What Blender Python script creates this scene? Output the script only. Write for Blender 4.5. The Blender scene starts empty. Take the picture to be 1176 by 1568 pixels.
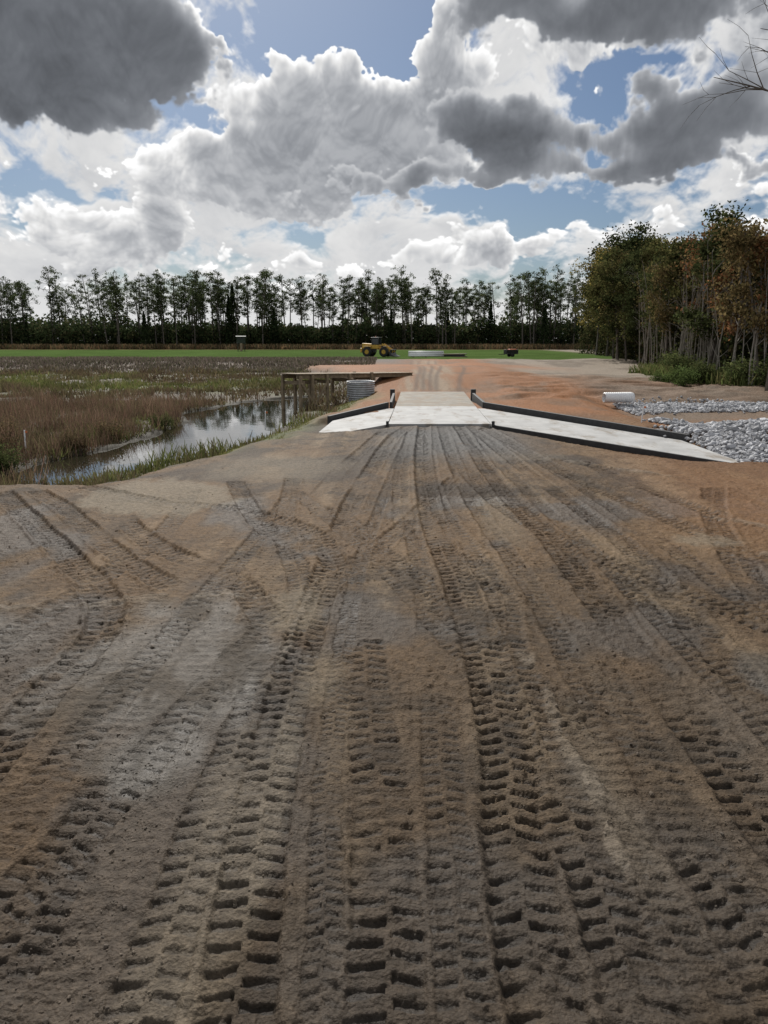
import bpy, math, random
import numpy as np
from mathutils import Vector, Matrix
rng=np.random.default_rng(7); random.seed(7)
scene=bpy.context.scene
scene.view_settings.view_transform='Standard'
scene.view_settings.look='None'
scene.view_settings.exposure=0
R=math.radians

# ------------------------------------------------------------------ helpers
def sm(a,b,x):
    t=np.clip((x-a)/(b-a),0,1); return t*t*(3-2*t)
def _h(ix,iy,seed):
    h=(ix*374761393+iy*668265263+seed*362437)&0xffffffff
    h=((h^(h>>13))*1274126177)&0xffffffff
    return ((h^(h>>16))&0xffffff)/16777215.0
def vn(x,y,seed=0):
    ix=np.floor(x).astype(np.int64); iy=np.floor(y).astype(np.int64)
    fx=x-ix; fy=y-iy; fx=fx*fx*(3-2*fx); fy=fy*fy*(3-2*fy)
    a=_h(ix,iy,seed); b=_h(ix+1,iy,seed); c=_h(ix,iy+1,seed); d=_h(ix+1,iy+1,seed)
    return (a*(1-fx)+b*fx)*(1-fy)+(c*(1-fx)+d*fx)*fy
def fbm(x,y,seed=0,o=4,g=.5):
    s=0;a=1;t=0
    for i in range(o):
        s=s+a*vn(x,y,seed+i*17); t+=a; a*=g; x,y=x*1.62+y*1.18+3.1,y*1.62-x*1.18-1.7
    return s/t
def worley(x,y,seed=0):
    ix=np.floor(x).astype(np.int64); iy=np.floor(y).astype(np.int64); d=np.full(x.shape,9.)
    for a in (-1,0,1):
        for b in (-1,0,1):
            cx=ix+a; cy=iy+b
            px=cx+_h(cx,cy,seed); py=cy+_h(cx,cy,seed+5)
            d=np.minimum(d,(px-x)**2+(py-y)**2)
    return np.sqrt(d)
def mesh_np(name,V,F,mats=(),col=None,midx=None,smooth=False,attrs=None):
    V=np.asarray(V,dtype=np.float32); F=np.asarray(F,dtype=np.int32); k=F.shape[1]
    me=bpy.data.meshes.new(name)
    me.vertices.add(len(V)); me.vertices.foreach_set('co',V.ravel())
    me.loops.add(F.size); me.loops.foreach_set('vertex_index',F.ravel())
    me.polygons.add(len(F))
    me.polygons.foreach_set('loop_start',np.arange(0,F.size,k,dtype=np.int32))
    me.polygons.foreach_set('loop_total',np.full(len(F),k,dtype=np.int32))
    if midx is not None: me.polygons.foreach_set('material_index',np.asarray(midx,dtype=np.int32))
    me.polygons.foreach_set('use_smooth',np.full(len(F),smooth,dtype=bool))
    me.update(calc_edges=True)
    if col is not None:
        a=me.color_attributes.new('Col','FLOAT_COLOR','POINT')
        c=np.ones((len(V),4),dtype=np.float32); c[:,:3]=col
        a.data.foreach_set('color',c.ravel())
    for n,v in (attrs or {}).items():
        a=me.attributes.new(n,'FLOAT','POINT'); a.data.foreach_set('value',np.asarray(v,dtype=np.float32))
    for m in mats: me.materials.append(m)
    return me
def add(name,me,loc=(0,0,0),rot=(0,0,0),parent=None,scale=None):
    o=bpy.data.objects.new(name,me); o.location=loc; o.rotation_euler=rot
    if scale: o.scale=scale
    if parent: o.parent=parent
    scene.collection.objects.link(o); return o
def empty(name,loc=(0,0,0),rz=0):
    return add(name,None,loc,(0,0,rz))

# ------------------------------------------------------------------ materials
def newmat(name):
    m=bpy.data.materials.new(name); m.use_nodes=True
    nt=m.node_tree; return m,nt,nt.nodes['Principled BSDF'],nt.nodes['Material Output']
def simple(name,col,rough=.6,metal=0,var=.25,scale=6,bump=.0,bscale=40,dirt=None):
    m,nt,p,o=newmat(name); N=nt.nodes; L=nt.links
    tc=N.new('ShaderNodeTexCoord'); n=N.new('ShaderNodeTexNoise'); n.inputs['Scale'].default_value=scale
    n.inputs['Detail'].default_value=6; L.new(tc.outputs['Object'],n.inputs['Vector'])
    mr=N.new('ShaderNodeMapRange'); mr.inputs[1].default_value=.3; mr.inputs[2].default_value=.7
    mr.inputs[3].default_value=1-var; mr.inputs[4].default_value=1+var
    L.new(n.outputs['Fac'],mr.inputs[0])
    mx=N.new('ShaderNodeVectorMath'); mx.operation='SCALE'; mx.inputs[0].default_value=col
    L.new(mr.outputs[0],mx.inputs['Scale']); outc=mx.outputs[0]
    if dirt:
        mp=N.new('ShaderNodeMapping'); mp.inputs['Scale'].default_value=(1.4,.5,1); L.new(tc.outputs['Object'],mp.inputs[0])
        n3=N.new('ShaderNodeTexNoise'); n3.inputs['Scale'].default_value=1.1; n3.inputs['Detail'].default_value=9; n3.inputs['Roughness'].default_value=.68
        L.new(mp.outputs[0],n3.inputs['Vector'])
        m3=N.new('ShaderNodeMapRange'); m3.inputs[1].default_value=dirt[1]; m3.inputs[2].default_value=dirt[1]+.12; m3.inputs[4].default_value=.75
        L.new(n3.outputs['Fac'],m3.inputs[0])
        mi=N.new('ShaderNodeMix'); mi.data_type='RGBA'; L.new(m3.outputs[0],mi.inputs[0]); L.new(outc,mi.inputs[6]); mi.inputs[7].default_value=(*dirt[0],1); outc=mi.outputs[2]
    L.new(outc,p.inputs['Base Color'])
    p.inputs['Roughness'].default_value=rough; p.inputs['Metallic'].default_value=metal
    if bump>0:
        n2=N.new('ShaderNodeTexNoise'); n2.inputs['Scale'].default_value=bscale; n2.inputs['Detail'].default_value=5
        L.new(tc.outputs['Object'],n2.inputs['Vector'])
        b=N.new('ShaderNodeBump'); b.inputs['Distance'].default_value=bump; L.new(n2.outputs['Fac'],b.inputs['Height'])
        L.new(b.outputs[0],p.inputs['Normal'])
    return m
def leafmat(name,trans=.35):
    m=bpy.data.materials.new(name); m.use_nodes=True; nt=m.node_tree; N=nt.nodes; L=nt.links
    N.remove(N['Principled BSDF']); out=N['Material Output']
    at=N.new('ShaderNodeAttribute'); at.attribute_name='Col'
    oi=N.new('ShaderNodeObjectInfo'); hs=N.new('ShaderNodeHueSaturation')
    mr=N.new('ShaderNodeMapRange'); mr.inputs[3].default_value=.75; mr.inputs[4].default_value=1.25
    L.new(oi.outputs['Random'],mr.inputs[0]); L.new(mr.outputs[0],hs.inputs['Value'])
    L.new(at.outputs['Color'],hs.inputs['Color'])
    d=N.new('ShaderNodeBsdfDiffuse'); t=N.new('ShaderNodeBsdfTranslucent'); mx=N.new('ShaderNodeMixShader')
    mx.inputs[0].default_value=trans
    L.new(hs.outputs[0],d.inputs[0]); L.new(hs.outputs[0],t.inputs[0])
    L.new(d.outputs[0],mx.inputs[1]); L.new(t.outputs[0],mx.inputs[2]); L.new(mx.outputs[0],out.inputs[0])
    return m
M_leaf=leafmat('foliage',.4); M_grass=leafmat('grass_blades',.35)
M_bark=simple('bark',(.10,.085,.07),.9,var=.35,scale=3)
M_pale=simple('pale_bark',(.24,.22,.19),.9,var=.35,scale=3)
M_conc=simple('concrete',(.31,.31,.305),.75,var=.2,scale=1.3,bump=.004,dirt=((.15,.12,.085),.52))
M_conc2=simple('stained_concrete',(.19,.172,.14),.8,var=.25,scale=1.7,bump=.004,dirt=((.17,.125,.08),.46))
M_dark=simple('shaded_concrete_dark_timber',(.028,.029,.031),.7,var=.3)  # near-black paints backlit shade into the concrete walls; also dark posts and mats
M_wood=simple('weathered_wood',(.22,.17,.11),.85,var=.3,scale=3)
M_yel=simple('yellow_paint',(.50,.30,.04),.5,var=.15)
M_rub=simple('rubber',(.02,.02,.02),.8)
M_glass=simple('cab_glass',(.02,.03,.035),.08,var=.1)
M_steel=simple('galvanised_steel',(.38,.39,.40),.45,metal=.5,var=.2,scale=4)
M_pvc=simple('white_plastic',(.72,.73,.74),.45,var=.06)
M_blk=simple('black_paint',(.02,.02,.022),.5)
M_oran=simple('orange_plastic',(.5,.14,.04),.6)
M_green=simple('dark_green_paint',(.025,.035,.025),.7)

# ------------------------------------------------------------------ terrain
CH=[(-12.2,18.6,1.4),(-10.2,20.7,1.6),(-9.0,23,2.0),(-8,25.6,2.2),(-7.3,30,2.3),(-7.0,35,2.2),(-7.6,40,3.0),(-6.6,46,2.4),(-4.8,50,1.6)]
def chan(x,y):
    d=np.full(np.shape(x),99.)
    for a,b in zip(CH[:-1],CH[1:]):
        ax,ay,ar=a; bx,by,br=b; dx=bx-ax; dy=by-ay; L2=dx*dx+dy*dy
        t=np.clip(((x-ax)*dx+(y-ay)*dy)/L2,0,1)
        d=np.minimum(d,np.hypot(x-ax-t*dx,y-ay-t*dy)-(ar+t*(br-ar)))
    return d
def caps(x,y,ax,ay,bx,by):
    dx=bx-ax; dy=by-ay
    t=np.clip(((x-ax)*dx+(y-ay)*dy)/(dx*dx+dy*dy),0,1)
    return np.hypot(x-ax-t*dx,y-ay-t*dy)
def xr(y): return 1.95+.05*(y-26)
def marsh_m(x,y):
    xe=np.interp(y,[14,15.4,19,23.5,28,36,44,52,62,75,88],[-5.2,-5.7,-4.2,-2.7,-2.3,-.5,.3,-.3,-1.6,-3.5,-9])
    j=(fbm(x*.6,y*.6,5,3)-.5)*1.4
    sd=np.minimum(xe-x+j,(y-14.9)*1.1+j*.8)
    m=sm(0,2.8,sd); m=m*(1-sm(84,94,y+j*3))
    return m,sd
def base_h(x,y):
    m,sd=marsh_m(x,y)
    z=.07*(fbm(x*.22,y*.22,11,3)-.5)+.03*(fbm(x*1.1,y*.8,12,3)-.5)
    z=z-.88*m+m*.42*(fbm(x*.28,y*.28,21,4)-.5)
    cd=chan(x,y)+(fbm(x*.55,y*.55,31,3)-.5)*1.2
    c=sm(.45,-.5,cd)*sm(.1,.6,m)
    z=z*(1-c)-1.4*c
    z=z+.55*sm(42,50,y)*(1-sm(62,92,y))*np.exp(-((x-xr(y))/8)**2)*(1-m)
    sa=sm(5,9,x)*sm(40,52,y)*(1-sm(110,135,y))
    z=z+sa*(.75*(fbm(x*.12,y*.07,41,3)-.45)+.12*(fbm(x*.5,y*.4,47,3)-.5))
    rd=sm(4.5,6.5,x-.05*(y-26))*sm(33,38,y)*(1-sm(52,60,y))
    z=z+rd*.26*(1-np.abs(2*fbm(x*.22+y*.12,y*.5-x*.1,44,3)-1)*2)
    lf=np.exp(-((x+.5)/3)**2)*sm(47,50,y)*(1-sm(56,62,y))
    z=z+lf*.25*(fbm(x*.9,y*.5,45,3))
    z=z-.45*sm(9.2,11.2,x)*sm(14,18,y)*(1-sm(37,41,y))
    z=z+.2*sm(88,94,y)*(1-sm(100,108,y))*(.5+fbm(x*.3,y*.3,46,3))
    dk=1-sm(1.75,2.05,np.abs(x-xr(y))); dk=dk*sm(25.6,26.2,y)*(1-sm(41.6,42.6,y))
    k2=1-sm(2.0,2.5,caps(x,y,4.3,28.7,8.7,20.6)); k3=1-sm(1.6,2.1,caps(x,y,.2,28.7,-1.7,26.2))
    z=z*(1-dk)+(-.10)*dk
    k=np.maximum(k2,k3)
    z=z*(1-k)+(-.22+.07*(fbm(x*1.5,y*1.5,48,3)-.5))*k
    return z
ys=list(np.linspace(-60,1.1,26)); y=1.2
while y<60: ys.append(y); y+=max(.0078,.0033*y)
while y<750: ys.append(y); y+=.022*y
ys=np.array(ys); ni=860; no=30
Y1=ys[:,None]; w=1.2+.64*np.maximum(Y1,1.2)
si=np.linspace(-1,1,ni)[None,:]
xi=si*w
e=np.exp(np.linspace(0,6.6,no+1)[1:])-1
xo=w+e[None,:]*1.0
X=np.concatenate([-xo[:,::-1],xi,xo],axis=1); Yg=np.broadcast_to(Y1,X.shape)
nr,nc=X.shape
X=X.ravel().copy(); Yg=Yg.ravel().copy()
Z=base_h(X,Yg)
mm,sd=marsh_m(X,Yg)
cdist=chan(X,Yg)
near=(Yg<46)&(Yg>1)
def patch(x,y,cx,cy,rx,ry,seed,edge=.25,nz=.8):
    a=np.hypot((x-cx)/rx,(y-cy)/ry)
    a=a+(fbm(x*1.1,y*1.1,seed,4)-.5)*nz+(fbm(x*5,y*4,seed+1,3)-.5)*.35+(fbm(x*5,y*.5,seed+2,3)-.5)*.5
    return 1-sm(1-edge,1+edge,a)
wp=np.maximum.reduce([patch(X,Yg,-2.0,6.7,1.0,1.7,61,.3,.8),patch(X,Yg,-4.6,7.0,1.1,.8,62,.3)*.6,
   patch(X,Yg,-1.75,4.95,.4,.45,63,.3), patch(X,Yg,3.7,6.1,.5,.7,64,.2), patch(X,Yg,3.0,5.0,.5,1.2,264,.5)*.4])
dryp=np.maximum.reduce([patch(X,Yg,-4.3,14.2,1.3,1.5,65,.2),patch(X,Yg,-2.6,17.5,1.4,1.8,66,.6)*.7,
   patch(X,Yg,-1.0,7.9,.3,.7,67,.4)*.8,patch(X,Yg,5.0,10.9,.5,.4,68,.3)*.8,
   patch(X,Yg,-1.0,3.6,.25,1.3,70,.5)*.5,patch(X,Yg,-.6,6.2,.2,.5,170,.5)*.6,patch(X,Yg,3.4,19,1.2,.8,171,.4)*.5,
   patch(X,Yg,1.5,4.6,.18,.9,172,.5)*.3,patch(X,Yg,-.75,4.4,.12,1.5,173,.5)*.6,patch(X,Yg,2.0,12.5,.3,1.6,174,.5)*.5])
rough_amt=(1-.4*wp)*(1-.5*dryp)
def smoothline(P,n=8):
    P=np.array(P,float); out=[]
    Q=np.vstack([2*P[0]-P[1],P,2*P[-1]-P[-2]])
    for i in range(1,len(Q)-2):
        for k in range(n):
            t=k/n; a,b,c,d=Q[i-1],Q[i],Q[i+1],Q[i+2]
            out.append(.5*((2*b)+(c-a)*t+(2*a-5*b+4*c-d)*t*t+(3*b-a-3*c+d)*t**3))
    out.append(P[-1]); return np.array(out)
press=np.zeros(len(X)); bars=np.zeros(len(X)); TZ=np.zeros(len(X))
def track(P,w=.42,sp=.17,depth=.03,lug=.028,seed=0,amt=1.,slant=.25):
    w*=.94; sp*=.90; depth*=.95; lug*=.84
    L=smoothline(P); s0=0
    for a,b in zip(L[:-1],L[1:]):
        d=b-a; ln=np.hypot(*d)
        if ln<1e-6: continue
        lo=np.minimum(a,b)-w; hi=np.maximum(a,b)+w
        r0=max(0,np.searchsorted(ys,lo[1])-1)*nc; r1=min(nr,np.searchsorted(ys,hi[1])+1)*nc
        sl=np.where((X[r0:r1]>lo[0])&(X[r0:r1]<hi[0]))[0]+r0
        if len(sl)==0: s0+=ln; continue
        px=X[sl]-a[0]; py=Yg[sl]-a[1]; u=d/ln
        s=px*u[0]+py*u[1]; lat=px*u[1]-py*u[0]
        k=(s>=0)&(s<ln)&(np.abs(lat)<w*.95); sl=sl[k]; s=s[k]+s0; lat=lat[k]
        if len(sl):
            x=X[sl]; yy=Yg[sl]
            jit=(fbm(x*6,yy*6,seed+3,2)-.5)*.05
            q=np.abs(lat+jit)/(w/2)
            ins=1-sm(.88,1.08,q)
            fade=amt*(.16+.84*sm(.28,.52,fbm(x*.9,yy*.45,seed+9,2)+.08))*(1-.2*wp[sl])*(1-.45*dryp[sl])*(1-mm[sl])*(1+.35*sm(6,12,yy))
            sgn=(lat>0)
            ph=s/sp+.5*sgn+q*slant+(fbm(x*4,yy*4,seed+8,2)-.5)*.2
            bar=sm(-.85,-.1,np.sin(2*math.pi*ph)+(fbm(x*15,yy*15,seed+5,2)-.5)*1.0)
            bar=np.where(q<.08,1.,bar)
            berm=np.exp(-((q-1.2)/.16)**2)*(.2+1.3*vn(x*11,yy*11,seed+6))
            br=.35+.65*sm(.25,.48,fbm(x*2.8,yy*2.8,seed+11,2))
            dz=fade*(-.5*depth*ins+.5*depth*berm-lug*(1-bar)*ins*br*(.7+.5*vn(x*8,yy*8,seed+7)))
            TZ[sl]=TZ[sl]*(1-.6*np.minimum(fade,1)*ins)+dz
            f1=np.minimum(fade,1)
            press[sl]=np.maximum(press[sl]*(1-.5*f1*ins),f1*ins); bars[sl]=np.where(ins>.3,1-(1-bar)*f1*br,bars[sl])
        s0+=ln
TR=[
([(.35,1.2),(.4,4),(.5,8),(.45,12)],.30,.13,.014,.02,.9),
([(-2.3,1.2),(-2.35,4),(-2.2,7),(-2.0,10),(-1.8,14)],.34,.15,.022,.026,.9),
([(1.85,1.2),(1.9,4),(2.0,6.5)],.38,.15,.02,.026,.9),
([(-1.8,1.2),(-1.85,3.2),(-1.9,4.6)],.38,.15,.02,.026,.9),
([(2.6,1.2),(2.0,3.2),(1.3,6),(.2,9.5),(-.9,13)],.36,.15,.024,.030,.9),
([(-2.8,1.5),(-1.9,4),(-1.3,7),(.1,11),(1.6,16)],.36,.15,.024,.030,.9),
([(3.6,1.8),(3.7,3.5),(4.2,7),(5.4,11.5),(6.8,15)],.46,.17,.026,.028,.9),
([(1.6,1.2),(1.4,4.0),(.7,7),(-.3,10.5),(-1.8,14.5)],.34,.15,.022,.026,.8),
([(1.75,5),(1.8,9),(1.65,14),(1.9,22)],.30,.14,.022,.024,.9),
([(2.95,1.2),(3.0,5),(3.0,9),(2.9,14),(2.7,22)],.30,.14,.022,.024,.9),
([(4.3,4),(4.2,8),(4.2,12),(3.9,18),(3.3,25)],.34,.15,.022,.024,.9),
([(.3,12),(.4,17),(.9,24)],.34,.2,.03,.026,.9),
([(1.7,11),(1.7,17),(2.0,25.5)],.34,.2,.03,.026,.9),
([(-1.3,14),(-.9,18),(0,24)],.34,.2,.03,.026,.9),
([(-1.12,1.2),(-1.12,4.5),(-1.08,6),(-1.0,8.5),(-1.6,11.5),(-2.0,16)],.36,.15,.022,.030,.9),
([(0.02,1.2),(0.0,4),(-.12,5.5),(-.2,7)],.42,.16,.02,.032,.9),
([(1.15,1.2),(1.2,3),(1.2,5),(1.25,7),(1.38,8.3),(1.2,10.5),(.98,14),(1.2,20)],.38,.16,.022,.030,.9),
([(-.32,1.2),(-.3,3),(-.4,5),(-.35,9),(0,14),(.5,20)],.22,.10,.014,.018,.9),
([(5.4,4.5),(3.9,7.8),(2.6,11),(2.0,15),(1.9,20)],.40,.16,.028,.030,.95),
([(-.58,1.2),(-.62,2.2),(-.78,4),(-.82,6.7),(-.75,9),(-.55,14),(0.2,22),(.9,26)],.40,.16,.034,.036,1),
([(.68,1.2),(.8,3.9),(.92,5),(.97,7),(.93,9),(.82,12),(.95,18),(1.4,26)],.42,.165,.036,.038,1),
([(2.7,1.2),(2.45,3.5),(2.45,5),(2.5,8),(2.55,11),(2.4,16),(2.6,25.8)],.42,.165,.038,.038,1),
([(3.4,2),(3.2,5),(3.3,7),(3.6,11),(3.3,17),(3.0,25.6)],.40,.16,.032,.028,.9),
([(6.6,6),(5.5,8.5),(4.9,12),(4.1,17),(3.4,25)],.42,.17,.036,.03,1),
([(7.6,7),(6.4,10),(5.7,13),(4.9,18)],.42,.17,.036,.03,.9),
([(-3.9,14.8),(-3.5,11.5),(-3.6,9),(-4.2,5)],.38,.16,.03,.026,.8),
([(-3.3,1.2),(-3.25,3),(-3.2,5)],.40,.16,.03,.032,.9),
([(-6.2,15),(-4.4,13.7),(-2.6,12.9),(-1.2,11.4),(-.6,9.4)],.40,.16,.032,.03,1.),
([(-7.6,14.4),(-6.3,12.6),(-4.6,10.2),(-3.1,7.8),(-2.9,5.5),(-2.75,1.2)],.42,.17,.040,.036,1),
([(-7.0,14.6),(-5.6,12.8),(-4.0,10.4),(-2.6,8.6)],.38,.16,.036,.03,1),
([(-5.4,14.6),(-4.6,12.6),(-3.4,10.6),(-1.9,8.9),(-1.2,7.4)],.40,.16,.038,.032,1),
([(-3.2,15.6),(-2.3,12.6),(-1.6,11),(-.4,9.6)],.40,.16,.034,.03,1)]
for i,t in enumerate(TR): track(t[0],t[1],t[2],t[3],t[4],seed=100+i*13,amt=t[5],slant=random.uniform(.15,.45))
Z+=TZ
iN=np.where(near&(mm<.9))[0]
xa=X[iN]; ya=Yg[iN]; kp=1-.35*press[iN]
ridg=1-np.abs(2*fbm(xa*26,ya*26,78,2)-1)
mic=.026*(fbm(xa*6,ya*6,71,3)-.5)+(.016*(fbm(xa*22,ya*22,72,3,.6)-.5)+.006*(ridg-.6))*kp
clod=sm(.60,.78,fbm(xa*15,ya*15,73,2))*.014*sm(.38,.62,fbm(xa*.9,ya*.7,74,2))
cle=sm(-.2,.6,np.sin(ya*2*math.pi/.115+5*fbm(xa*1.6,ya*1.2,76,2)))*.009*sm(.42,.62,fbm(xa*2.4,ya*.6,75,3))*(1-sm(9,18,ya))*kp
strk=.035*(fbm(xa*3.0,ya*.22,77,1)-.5)
Z[iN]+=(mic+clod+cle)*rough_amt[iN]*(1-mm[iN])+strk*(1-mm[iN])*(1-.6*wp[iN])
light=np.zeros(len(X))
def ridge(P,wd,ht,seed):
    L=smoothline(P)
    lo=L.min(0)-.3; hi=L.max(0)+.3
    r0=np.searchsorted(ys,lo[1])*nc; r1=np.searchsorted(ys,hi[1])*nc
    sl=np.where((X[r0:r1]>lo[0])&(X[r0:r1]<hi[0]))[0]+r0
    x=X[sl]; yy=Yg[sl]; d=np.full(len(sl),9.)
    for a,b in zip(L[:-1],L[1:]): d=np.minimum(d,caps(x,yy,a[0],a[1],b[0],b[1]))
    d=d+(fbm(x*8,yy*6,seed,3)-.5)*.16
    wv=wd*(.1+1.8*sm(.25,.75,fbm(x*2.5,yy*2.5,seed+4,2)))
    f=1-sm(.3,1.,d/wv)
    Z[sl]+=ht*f; light[sl]=np.maximum(light[sl],f)
for P,wd,ht,sd_ in [([(1.38,3.7),(1.43,4.5),(1.35,5.2),(1.42,6.0),(1.35,6.7)],.05,.014,5),
    ([(4.9,11),(5.5,9.9),(6.2,9.0)],.16,.03,6),([(5.6,12.6),(6.6,11.0)],.14,.03,7),
    ([(-.85,9),(-.95,7.5),(-1.0,6.1)],.07,.02,8),([(4.2,18.6),(5.3,17.3),(6.4,16.2)],.14,.04,9),
    ([(-3.0,8.2),(-2.2,8.35),(-1.3,8.3)],.12,.02,10),([(-4.9,8.0),(-3.9,7.9),(-3.2,8.1)],.12,.02,12)]:
    ridge(P,wd,ht,sd_)
# ---- colours
def lerp(a,b,t): return a*(1-t[:,None])+np.array(b)[None,:]*t[:,None]
n_big=fbm(X*.35,Yg*.25,201,4); n_str=fbm(X*2.6,Yg*.22,202,1)*.55+fbm(X*6,Yg*.6,232,2)*.45; n_f=fbm(X*3,Yg*3,203,4); n_c=fbm(X*.8,Yg*.55,204,4)
C=np.tile(np.array([.096,.064,.037]),(len(X),1))
C=lerp(C,(.172,.126,.080),sm(.45,.75,n_str)*.75)
C=lerp(C,(.038,.028,.019),sm(.46,.70,n_f)*.65)
C=lerp(C,(.132,.080,.040),sm(.48,.68,n_big)*.5)
C=lerp(C,(.044,.034,.026),sm(.48,.66,n_c)*.8)
near_gray=(1-sm(4,11,Yg))
C=lerp(C,(.054,.043,.032),near_gray*.5)
C=lerp(C,(.18,.092,.042),sm(4.2,7,X-.15*(Yg-15))*sm(8,13,Yg)*.6)
C=lerp(C,(.17,.14,.10),np.clip(dryp*.75,0,1))
C=lerp(C,(.066,.057,.046),np.clip(wp*.8,0,1))
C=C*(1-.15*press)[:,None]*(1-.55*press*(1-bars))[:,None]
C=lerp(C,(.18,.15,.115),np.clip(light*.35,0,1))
dp=np.exp(-((X-2.2)/2.3)**4-((Yg-22.3)/3.8)**4)*sm(.15,.42,fbm(X*.8,Yg*.8,206,3)+.12)
C=lerp(C,(.034,.032,.030),dp*.95)
t=sm(28,33,Yg+2*n_big)*(1-mm)
C=lerp(C,(.22,.096,.038),t*.9)
C=lerp(C,(.13,.08,.048),t*sm(.5,.7,fbm(X*.5,Yg*.35,216,4))*.7)
xc=X-xr(Yg)-.4*np.sin(Yg*.12)
tr=(1-sm(1.1,2.0,np.abs(xc)))*sm(41,44,Yg)*(1-sm(90,100,Yg))
C=lerp(C,(.23,.175,.12),tr*(.3+.6*sm(.3,.6,n_str)))
for off in (-1.1,-.45,.35,.95,2.3):
    rt=np.exp(-((xc-off-.5*np.sin(Yg*.07+off))/.17)**2)*sm(41,44,Yg)*(1-sm(85,100,Yg)); C=lerp(C,(.085,.058,.040),rt*.75)
sa=sm(7,11,X-.05*(Yg-26)+3*(n_big-.5)-.1*(58-Yg)*(Yg<58))*sm(46,54,Yg+6*(n_big-.5))
C=lerp(C,(.21,.178,.14),sa*.95)
C=lerp(C,(.12,.095,.07),sa*sm(.42,.62,fbm(X*.35,Yg*.16,207,4))*.8)
rr=sm(10,13,X)*sm(30,33,Yg)*(1-sm(44,50,Yg)); C=lerp(C,(.14,.115,.09),rr*.8)
C=lerp(C,(.26,.11,.045),np.exp(-((Yg-76)/8)**2)*(1-sm(8,14,np.abs(X-6)))*.6)
C=lerp(C,(.075,.060,.042),sm(.25,.8,mm))
C=lerp(C,(.085,.085,.038),sm(.3,.9,mm)*sm(.42,.58,fbm(X*.22,Yg*.22,208,4))*.8)
C=lerp(C,(.085,.105,.03),np.exp(-((sd-1.6)/1.1)**2)*sm(17,21,Yg)*(1-sm(40,46,Yg))*.8)
C=lerp(C,(.035,.030,.020),sm(.9,.2,cdist)*mm)
fb=sm(84,92,Yg+6*(n_big-.5))*(1-sm(0,5,X-.03*(Yg-90)))
C=lerp(C,(.11,.085,.070),fb)
fg=sm(103,107,Yg+3*(n_big-.5))*(1-sm(36,44,X))
C=lerp(C,(.062,.098,.030),fg)
C=C*np.where(fg>.5,.75+.5*fbm(X*.2,Yg*.2,209,3),1)[:,None]
C=lerp(C,(.14,.10,.06),sm(188,194,Yg+4*(n_big-.5)))
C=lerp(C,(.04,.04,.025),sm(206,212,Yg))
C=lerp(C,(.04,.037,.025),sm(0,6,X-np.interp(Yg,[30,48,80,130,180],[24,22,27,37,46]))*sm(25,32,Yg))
wet=np.clip(wp*.42*sm(.42,.66,fbm(X*2.8,Yg*1.3,210,5,.6)+.02)+dp*.25+.4*press*(1-bars)*(Yg<14)+.25*sm(.5,.68,n_c)*(Yg<14),0,1)*(1-mm)
wet=np.where(fg>.4,-.5,wet)
idx=np.arange(nr*nc).reshape(nr,nc)
F=np.stack([idx[:-1,:-1].ravel(),idx[:-1,1:].ravel(),idx[1:,1:].ravel(),idx[1:,:-1].ravel()],axis=1)
mg,nt,p,o=newmat('ground_soil'); N=nt.nodes; L=nt.links
at=N.new('ShaderNodeAttribute'); at.attribute_name='Col'
aw=N.new('ShaderNodeAttribute'); aw.attribute_name='wet'
tc=N.new('ShaderNodeTexCoord')
def noise(scale,detail=5,rough=.6):
    n=N.new('ShaderNodeTexNoise'); n.inputs['Scale'].default_value=scale; n.inputs['Detail'].default_value=detail
    n.inputs['Roughness'].default_value=rough; L.new(tc.outputs['Object'],n.inputs['Vector']); return n
n1=noise(12,6,.66); n2=noise(60,3,.6)
def mr(s,a,b,c,d):
    m=N.new('ShaderNodeMapRange'); m.inputs[1].default_value=a; m.inputs[2].default_value=b; m.inputs[3].default_value=c; m.inputs[4].default_value=d
    L.new(s,m.inputs[0]); return m.outputs[0]
def mt(op,a,b):
    m=N.new('ShaderNodeMath'); m.operation=op
    for i,v in enumerate((a,b)):
        if isinstance(v,(int,float)): m.inputs[i].default_value=v
        else: L.new(v,m.inputs[i])
    return m.outputs[0]
f=mt('MULTIPLY',mr(n1.outputs['Fac'],.3,.7,.60,1.40),mr(n2.outputs['Fac'],.3,.7,.75,1.25))
sc=N.new('ShaderNodeVectorMath'); sc.operation='SCALE'; L.new(at.outputs['Color'],sc.inputs[0]); L.new(f,sc.inputs['Scale'])
L.new(sc.outputs[0],p.inputs['Base Color'])
rw=mt('MULTIPLY',aw.outputs['Fac'],mr(n1.outputs['Fac'],.35,.6,.6,1.))
L.new(mr(rw,0,1,.72,.42),p.inputs['Roughness'])
L.new(mr(rw,-.3,1,.0,.36),p.inputs['Specular IOR Level'])
vo=N.new('ShaderNodeTexVoronoi'); vo.inputs['Scale'].default_value=45; L.new(tc.outputs['Object'],vo.inputs['Vector'])
hh_=mt('ADD',mt('MULTIPLY',n2.outputs['Fac'],.5),mt('MULTIPLY',vo.outputs['Distance'],-.4))
hh_=mt('ADD',hh_,mt('MULTIPLY',n1.outputs['Fac'],1.2))
b=N.new('ShaderNodeBump'); b.inputs['Distance'].default_value=.018
L.new(mr(aw.outputs['Fac'],0,1,.95,.6),b.inputs['Strength'])
L.new(hh_,b.inputs['Height']); L.new(b.outputs[0],p.inputs['Normal'])
add('ground',mesh_np('ground',np.stack([X,Yg,Z],1),F,[mg],C,None,True,{'wet':wet}))

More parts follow.
